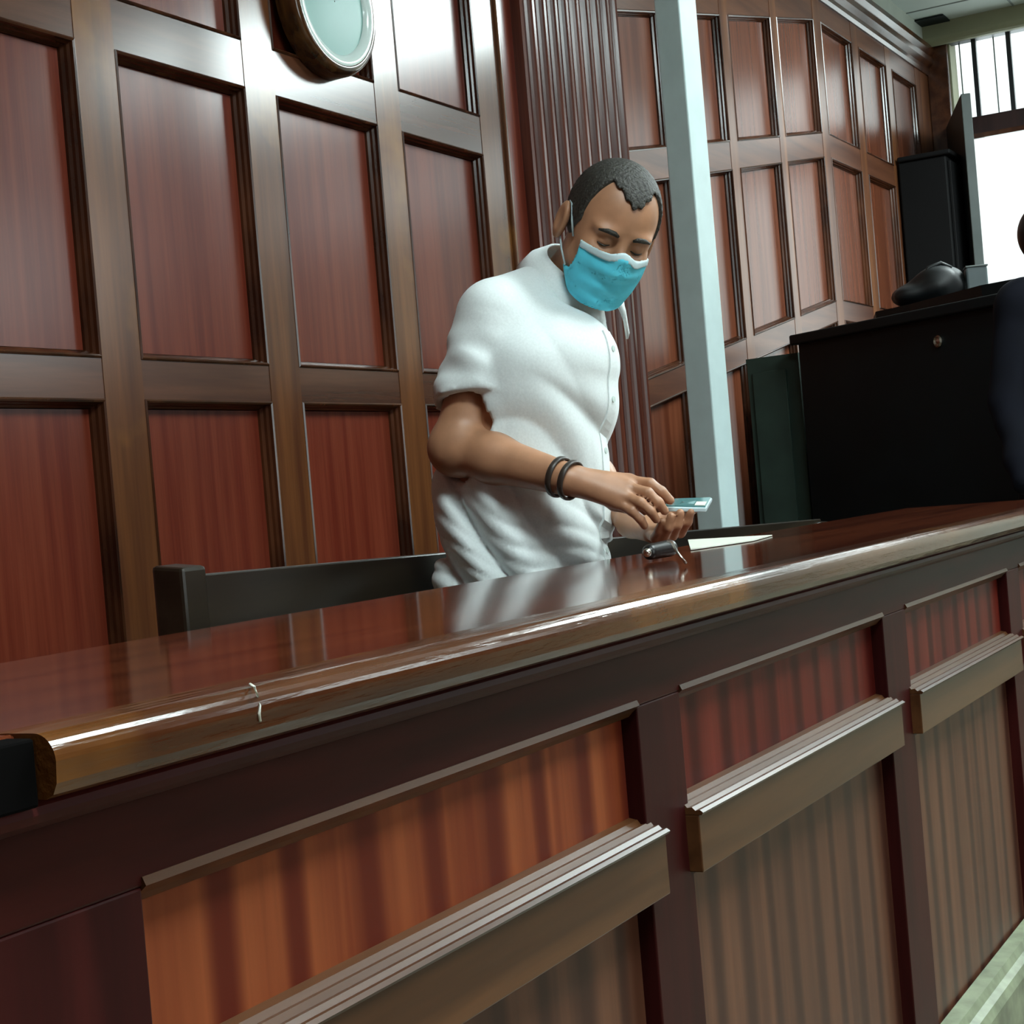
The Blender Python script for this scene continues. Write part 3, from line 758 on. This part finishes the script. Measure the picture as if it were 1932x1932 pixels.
def maskedge(P):
    Q = toh(P); z = Q[..., 2]; ya = np.abs(Q[..., 1])
    d = np.abs(maskhull(Q) - .006) - .0022
    t = z - (-.013 + .012 * np.exp(-(ya / .02) ** 2) - .02 * np.clip(ya - .03, 0, 1))
    return np.maximum(d, np.maximum(np.abs(t + .006) - .006, np.maximum(ya - .0665, .018 - Q[..., 0])))
iso_obj('mask_edge', maskedge, HO - .17, HO + .17, .0024, M_MASKW, mk)
for s in (-1, 1):
    g = G(); g.tube([fromh((.026, s * .070, -.022)), fromh((.012, s * .079, .004)), fromh((-.004, s * .084, .026)), fromh((-.020, s * .083, .026))], .0019, 6)
    g.tube([fromh((.028, s * .066, -.075)), fromh((.008, s * .076, -.055)), fromh((-.012, s * .080, -.038)), fromh((-.024, s * .079, -.02))], .0019, 6)
    g.done('ear_loop', M_MASKW, mk, smooth=True)

# shirt
SA = np.array([.190, .186, .180, .176, .180, .180, .158, .085])
SB = np.array([.152, .150, .152, .150, .146, .136, .108, .075])
SLV_R = SR + (ER - SR) * .66 + RT * .014
SLV_L = SL + (EL - SL) * .70
axR = (ER - SR) / np.linalg.norm(ER - SR); axL = (EL - SL) / np.linalg.norm(EL - SL)
LATV = np.array([.488, -.873, 0.])
def folds(P):
    x, y, z = P[..., 0], P[..., 1], P[..., 2]
    lat = (P - np.array([2.59, 1.42, 0])) @ LATV
    def cr(s, k): return np.abs(np.sin(s * k * .5)) ** .8 - .62
    wob = .020 * np.sin(z * 17 + 1.3) + .014 * np.sin(lat * 26 + z * 8)
    def ss(v): v = np.clip(v, 0, 1); return v * v * (3 - 2 * v)
    low = ss((1.22 - z) / .08)
    mid = ss((1.37 - z) / .12) * (1 - low)
    f = low * .022 * cr(1.45 * lat + .62 * z + wob, 44) * (1 - .35 * np.sin(lat * 12))
    f += low * .004 * cr(.7 * lat + 1.1 * z + wob * 2, 120)
    f += mid * .021 * cr(.55 * lat + z + wob * 1.6, 66) * (1.0 - .4 * np.sin(z * 16 + lat * 9))
    f += .004 * (1 - low) * cr(lat * .9 + z * .25 + wob, 45) * ss((1.52 - z) / .16)
    return f
NK = W(1098, 540, 2.99)
TRAP = W(1032, 545, 3.04)
hemN = axR * .96 + np.array([0, -.28, 0]); hemN /= np.linalg.norm(hemN)
def shirt_outer(P):
    d = smax(loft(P, 0, 0, SA, SB), P[..., 2] - 1.49, .14)
    d = smin(d, sd_caps(P, SR + [.02, 0, -.01], SL + [-.0, 0, -.005], .060, .052), .05)
    d = smin(d, sd_caps(P, NECKB - [0, 0, .06], NECKB - NA0 * .014, .062, .056), .04)
    d = d - folds(P)
    d = smin(d, sd_caps(P, W(936, 590, 2.88), TRAP, .060, .052), .04)
    t = (P - SR) @ axR
    s1 = .0035 * np.sin(t * 62 + (P[..., 1] - 1.3) * 50) + .002 * np.sin(t * 120 - P[..., 0] * 60)
    sR = np.maximum(sd_caps(P, SR, SLV_R + RT * .008 + axR * .1, .064, .086) + s1 * np.clip(t / .1, 0, 1), (P - SLV_R) @ hemN)
    sL = np.maximum(sd_caps(P, SL, SLV_L + axL * .1, .056, .066), (P - SLV_L) @ axL)
    d = smin(d, sR, .010); d = smin(d, sL, .01)
    return d
NA0 = (HO - NECKB) / np.linalg.norm(HO - NECKB)
def shirtf(P):
    o = shirt_outer(P)
    d = o
    z = P[..., 2]
    # open at the neck and along hem
    neck = sd_caps(P, NECKB - [0, 0, .0], NECKB + (HO - NECKB) * .9, .063, .064)
    d = np.maximum(d, -neck)
    d = np.maximum(d, (.885 + .012 * np.sin(P[..., 0] * 25 + P[..., 1] * 20)) - z)
    # sleeve openings
    for c, ax in ((SLV_R, axR), (SLV_L, axL)):
        t = (P - c) @ ax
        d = smax(d, -np.maximum(sd_caps(P, c - ax * .05, c + ax * .08, .054, .062), -(t + .035)), .003)
    return d
sh = iso_obj('shirt', shirtf, (2.20, 1.02, .86), (2.98, 1.70, 1.66), .0055, M_SHIRT, man)
# placket and buttons down the front, found by marching from outside onto the shirt
def hit(p, d_, fn, off=0):
    p = np.array(p, float)
    for _ in range(80):
        s = float(fn(p[None, :])[0]) - off
        if s < .0005: break
        p = p + d_ * s * .7
    return p
fdir = np.array([.10, 1.0, 0]); fdir /= np.linalg.norm(fdir)
rowL = []; rowR = []
zs = np.linspace(1.43, .93, 46)
for z in zs:
    cx = np.interp(z, TZ, TX) - .005
    rowL.append(hit((cx - .017, .95, z), fdir, shirt_outer, .0022)); rowR.append(hit((cx + .017, .95, z), fdir, shirt_outer, .0022))
V = []; F = []
for i in range(len(zs)):
    a, b = rowL[i], rowR[i]; V += [a, b, b + [0, .006, 0], a + [0, .006, 0]]
for i in range(len(zs) - 1):
    for k in range(4): F.append((i * 4 + k, i * 4 + (k + 1) % 4, i * 4 + 4 + (k + 1) % 4, i * 4 + 4 + k))
pk_ = G().add(V, F).done('placket', M_SHIRT, man, smooth=False)
for i in range(3, 44, 8):
    c = (rowL[i] + rowR[i]) / 2; V = []; F = []
    for r, o_ in ((.0055, 0), (.0055, -.002), (.0005, -.0024)):
        for k in range(12): t = 2 * math.pi * k / 12; V.append(c + np.array([r * math.cos(t), o_ - .0005, r * math.sin(t)]))
    for j in range(2):
        for k in range(12): F.append((j * 12 + k, j * 12 + (k + 1) % 12, (j + 1) * 12 + (k + 1) % 12, (j + 1) * 12 + k))
    G().add(V, F).done('button', M_MLIP, pk_)
# collar: stand plus turned-down leaf with points
NA = (HO - NECKB); NA /= np.linalg.norm(NA)
NA = NA * .7 + np.array([0, 0, 1]) * .3; NA /= np.linalg.norm(NA)
fc = np.array([-.10, -.99, 0.]); fc -= (fc @ NA) * NA; fc /= np.linalg.norm(fc); lc = np.cross(NA, fc)
CB = NECKB + NA * .014
def collar_pts():
    top = []; bot = []
    N_ = 41
    for i in range(N_):
        t = -2.85 + 5.7 * i / (N_ - 1)    # 0 = back, +-pi = front opening
        s = abs(t) / math.pi
        dr = -math.cos(t) * fc + math.sin(t) * lc
        rt = .063 + .004 * s; top.append(CB + dr * rt + NA * (.052 - .030 * s ** 2) + fc * .012 * s)
        drop = .002 - .044 * max(0, s - .5) / .4
        rb = .103 + .020 * max(0, s - .5) * 2
        bot.append(CB + dr * rb + NA * (drop - .006) + fc * .018 * s + (lc * math.copysign(.012, t) if s > .85 else 0))
    return top, bot
top, bot = collar_pts()
V = []; F = []; N_ = len(top)
for t_, b_ in zip(top, bot):
    m_ = t_ * .55 + b_ * .45 + (t_ - CB - ((t_ - CB) @ NA) * NA) * .14
    V += [t_, m_, b_]
for i in range(N_ - 1):
    for k in range(2): F.append((i * 3 + k, i * 3 + k + 1, i * 3 + 4 + k, i * 3 + 3 + k))
co = mesh('collar', V, F, M_SHIRT, man, smooth=True)
so = co.modifiers.new('solid', 'SOLIDIFY'); so.thickness = .0045; so.offset = 0
# pocket-free trousers, belt and shoes
def trf(P):
    d = smax(loft(P, .006, .004), np.maximum(P[..., 2] - 1.0, .84 - P[..., 2]), .02)
    for x in LEGX:
        d = smin(d, sd_caps(P, (x, 1.44, .88), (x, 1.44, .48), .100, .080), .04)
        d = smin(d, sd_caps(P, (x, 1.44, .48), (x, 1.46, .10), .080, .068), .03)
    d = np.maximum(d, .07 - P[..., 2])
    return np.maximum(d, -(d + .008) + 0 * d)
iso_obj('trousers', trf, (2.34, 1.2, .05), (2.86, 1.62, 1.03), .009, M_TROUS, man)
for x in LEGX:
    def shf(P, x=x):
        d = smin(sd_caps(P, (x, 1.49, .055), (x, 1.33, .042), .048, .044), sd_ell(P, (x, 1.27, .04), (.045, .07, .035)), .03)
        return smax(d, .002 - P[..., 2], .008)
    iso_obj('shoe', shf, (x - .08, 1.15, -.01), (x + .08, 1.58, .13), .006, M_SHOE, man)
# bracelets
axf = (WR - ER) / np.linalg.norm(WR - ER)
a1 = np.cross(axf, [0, 0, 1.]); a1 /= np.linalg.norm(a1); a2 = np.cross(axf, a1)
for q, rr in ((.012, .0315), (-.012, .0325)):
    c = WR + axf * q; g = G(); V = []; F = []
    n1, n2 = 40, 8
    for i in range(n1):
        t = 2 * math.pi * i / n1; dr = math.cos(t) * a1 + math.sin(t) * a2
        for k in range(n2):
            s = 2 * math.pi * k / n2; V.append(c + dr * (rr + .0030 * math.cos(s)) + axf * .0060 * math.sin(s))
    for i in range(n1):
        for k in range(n2): F.append((i * n2 + k, i * n2 + (k + 1) % n2, ((i + 1) % n1) * n2 + (k + 1) % n2, ((i + 1) % n1) * n2 + k))
    g.add(V, F).done('bracelet', M_BRACE, man, smooth=True)

# ---------------------------------------------------------------- phone in his hands
pA = W(1252, 956, 2.700); pB = W(1333, 958, 2.715); pC = W(1344, 939, 2.83); pD = W(1262, 942, 2.815)
nrm = np.cross(pB - pA, pD - pA); nrm /= np.linalg.norm(nrm)
if nrm[2] < 0: nrm = -nrm
ph = thing('phone', tuple(pA - nrm * .009), 'teal phone in a pale case held in both hands', 'phone')
G().hexa([pA - nrm * .008, pB - nrm * .008, pC - nrm * .008, pD - nrm * .008], [pA, pB, pC, pD]).done('phone_case', M_PHONEW, ph, bevel=.002)
def mixp(u, v): return pA * (1 - u) * (1 - v) + pB * u * (1 - v) + pC * u * v + pD * (1 - u) * v
G().hexa([mixp(.03, .04) + nrm * .0003, mixp(.97, .04) + nrm * .0003, mixp(.97, .96) + nrm * .0003, mixp(.03, .96) + nrm * .0003],
         [mixp(.03, .04) + nrm * .0016, mixp(.97, .04) + nrm * .0016, mixp(.97, .96) + nrm * .0016, mixp(.03, .96) + nrm * .0016]).done('screen', M_PHONE, ph)
G().hexa([mixp(.70, .12) + nrm * .0017, mixp(.94, .12) + nrm * .0017, mixp(.94, .5) + nrm * .0017, mixp(.70, .5) + nrm * .0017],
         [mixp(.70, .12) + nrm * .0022, mixp(.94, .12) + nrm * .0022, mixp(.94, .5) + nrm * .0022, mixp(.70, .5) + nrm * .0022]).done('white_sticker', M_PAPER, ph)

# ---------------------------------------------------------------- pale strip and eyeglass case on the bench top
pp = [Pz(1298, 1018, 1.033), Pz(1303, 1036, 1.033), Pz(1420, 1019, 1.033), Pz(1457, 1009, 1.033)]
g = G(); g.hexa([p * [1, 1, 0] + [0, 0, 1.0312] for p in pp], [p * [1, 1, 0] + [0, 0, 1.033] for p in pp])  # thin pale slab set on the bench top's back edge
props(g.done('pale_strip', M_PAPER), 'narrow pale strip lying on the back edge of the glossy bench top', 'pale_sheet')
gl = Pz(1248, 1058, 1.031)
gt = thing('sunglasses', tuple(gl), 'small dark folded glasses with a thin silver arm lying on the counter below the phone', 'glasses')
def glf(P):
    a = Pz(1228, 1058, 1.031); b = Pz(1264, 1053, 1.031)
    d = sd_caps(P, (a[0], a[1], 1.045), (b[0], b[1], 1.047), .013, .014)
    return smax(d, 1.0312 - P[..., 2], .003)
iso_obj('lens', glf, gl - [.12, .12, .03], gl + [.12, .12, .06], .0025, M_SHOE, gt)
t0 = Pz(1262, 1050, 1.036); t1 = Pz(1280, 1062, 1.036)
g = G(); g.tube([(t0[0], t0[1], 1.060), (t0[0] * .5 + t1[0] * .5, t0[1] * .5 + t1[1] * .5 , 1.062), (t1[0], t1[1], 1.050), (t1[0] , t1[1] - .012, 1.0345)], .0022, 8); g.done('temple_arm', M_SILVER, gt, smooth=True)
hz = Pz(1222, 1056, 1.036); 
def hgf(P): return sd_ell(P, (hz[0], hz[1], 1.047), (.007, .007, .007))
iso_obj('hinge', hgf, (hz[0] - .02, hz[1] - .02, 1.03), (hz[0] + .02, hz[1] + .02, 1.07), .0016, M_SILVER, gt)

def Py(px, py, yy):
    v = FW + (px - 966) / FPX * RT - (py - 966) / FPX * UP
    return EYE + v * (yy / v[1])
g = G(); g.tube([Pz(472, 1291, 1.0318), Pz(480, 1296, 1.0322), Py(487, 1316, .7395), Py(490, 1332, .7348), Py(489, 1346, .7345), Py(491, 1361, .7348)], .0011, 6)
props(g.done('thread', M_PAPER, smooth=True), 'short pale thread curling over the rounded edge of the bench counter', 'thread')

# ---------------------------------------------------------------- person in navy at the right edge
p2c = W(1955, 700, 4.75)
p2 = thing('person', (p2c[0], p2c[1], 0), 'person in dark navy clothes standing at the right edge of the photo', 'person')
X2, Y2 = p2c[0], p2c[1]
H2 = W(1984, 446, 4.75); S2L = W(1925, 572, 4.75); S2R = W(2060, 560, 4.95); E2 = W(1905, 760, 4.72); H2b = W(1935, 905, 4.60)
E2b = W(2085, 760, 4.9); NB2 = W(1990, 540, 4.85)
def p2body(P):
    d = sd_ell(P, H2, (.070, .08, .09))
    d = smin(d, sd_ell(P, H2 + np.array([-.05, -.03, -.03]), (.02, .02, .03)), .03)
    d = smin(d, sd_caps(P, H2 - [0, 0, .08], NB2 - [0, 0, .05], .05, .06), .03)
    d = smin(d, sd_caps(P, S2L, S2R, .055), .04)
    c = (S2L + S2R) / 2
    d = smin(d, sd_caps(P, c - [0, 0, .1], (c[0], c[1], 1.0), .13, .13), .06)
    d = smin(d, sd_caps(P, S2L, E2, .045, .038), .03); d = smin(d, sd_caps(P, E2, H2b, .036, .026), .02)
    d = smin(d, sd_caps(P, H2b, H2b + [.0, -.05, -.08], .028, .02), .02)
    d = smin(d, sd_caps(P, S2R, E2b, .045, .038), .03); d = smin(d, sd_caps(P, E2b, E2b - [0.1, .15, .15], .036, .026), .02)
    for s in (-.09, .09):
        d = smin(d, sd_caps(P, (c[0] + s, c[1], 1.0), (c[0] + s, c[1], .55), .08, .058), .04)
        d = smin(d, sd_caps(P, (c[0] + s, c[1], .55), (c[0] + s, c[1], .12), .055, .04), .02)
        d = smin(d, sd_caps(P, (c[0] + s, c[1], .06), (c[0] + s - .12, c[1] - .06, .045), .042, .035), .02)
    return d
c2 = (S2L + S2R) / 2
iso_obj('body', p2body, c2 * [1, 1, 0] + [-.45, -.45, -.02], c2 * [1, 1, 0] + [.45, .45, 2.0], .012, M_SKIN, p2)
def p2cloth(P):
    d = sd_caps(P, S2L, S2R, .072)
    d = smin(d, sd_caps(P, c2 - [0, 0, .1], (c2[0], c2[1], .95), .155, .16), .06)
    d = smin(d, sd_caps(P, S2L, E2, .064, .058), .03); d = smin(d, sd_caps(P, E2, H2b, .055, .044), .02)
    d = smin(d, sd_caps(P, S2R, E2b, .064, .058), .03); d = smin(d, sd_caps(P, E2b, E2b - [0.1, .15, .15], .055, .044), .02)
    d = smin(d, sd_caps(P, NB2 - [0, 0, .1], NB2 - [0, 0, .03], .085, .07), .03)
    d = d + .006 * np.sin(P[..., 2] * 26 + P[..., 1] * 34 + 2 * np.sin(P[..., 2] * 11)) * np.sin(P[..., 1] * 15 + P[..., 2] * 7)
    return d
iso_obj('jacket', p2cloth, c2 * [1, 1, 0] + [-.5, -.5, .6], c2 * [1, 1, 0] + [.5, .5, 1.95], .011, M_NAVY, p2)
def p2tr(P):
    d = None
    for s in (-.09, .09):
        a = smin(sd_caps(P, (c2[0] + s, c2[1], 1.0), (c2[0] + s, c2[1], .55), .10, .078), sd_caps(P, (c2[0] + s, c2[1], .55), (c2[0] + s, c2[1], .1), .075, .062), .04)
        d = a if d is None else smin(d, a, .03)
    return np.maximum(d, .08 - P[..., 2])
iso_obj('trousers', p2tr, c2 * [1, 1, 0] + [-.3, -.3, .05], c2 * [1, 1, 0] + [.3, .3, 1.12], .011, M_TROUS, p2)
def p2hair(P):
    d = sd_ell(P, H2 + np.array([.01, .01, .012]), (.078, .088, .096))
    return np.maximum(d, -(P - (H2 + np.array([-.05, -.03, -.04]))) @ np.array([.6, .35, .72]))
iso_obj('hair', p2hair, H2 - .16, H2 + .16, .007, M_SHOE, p2)
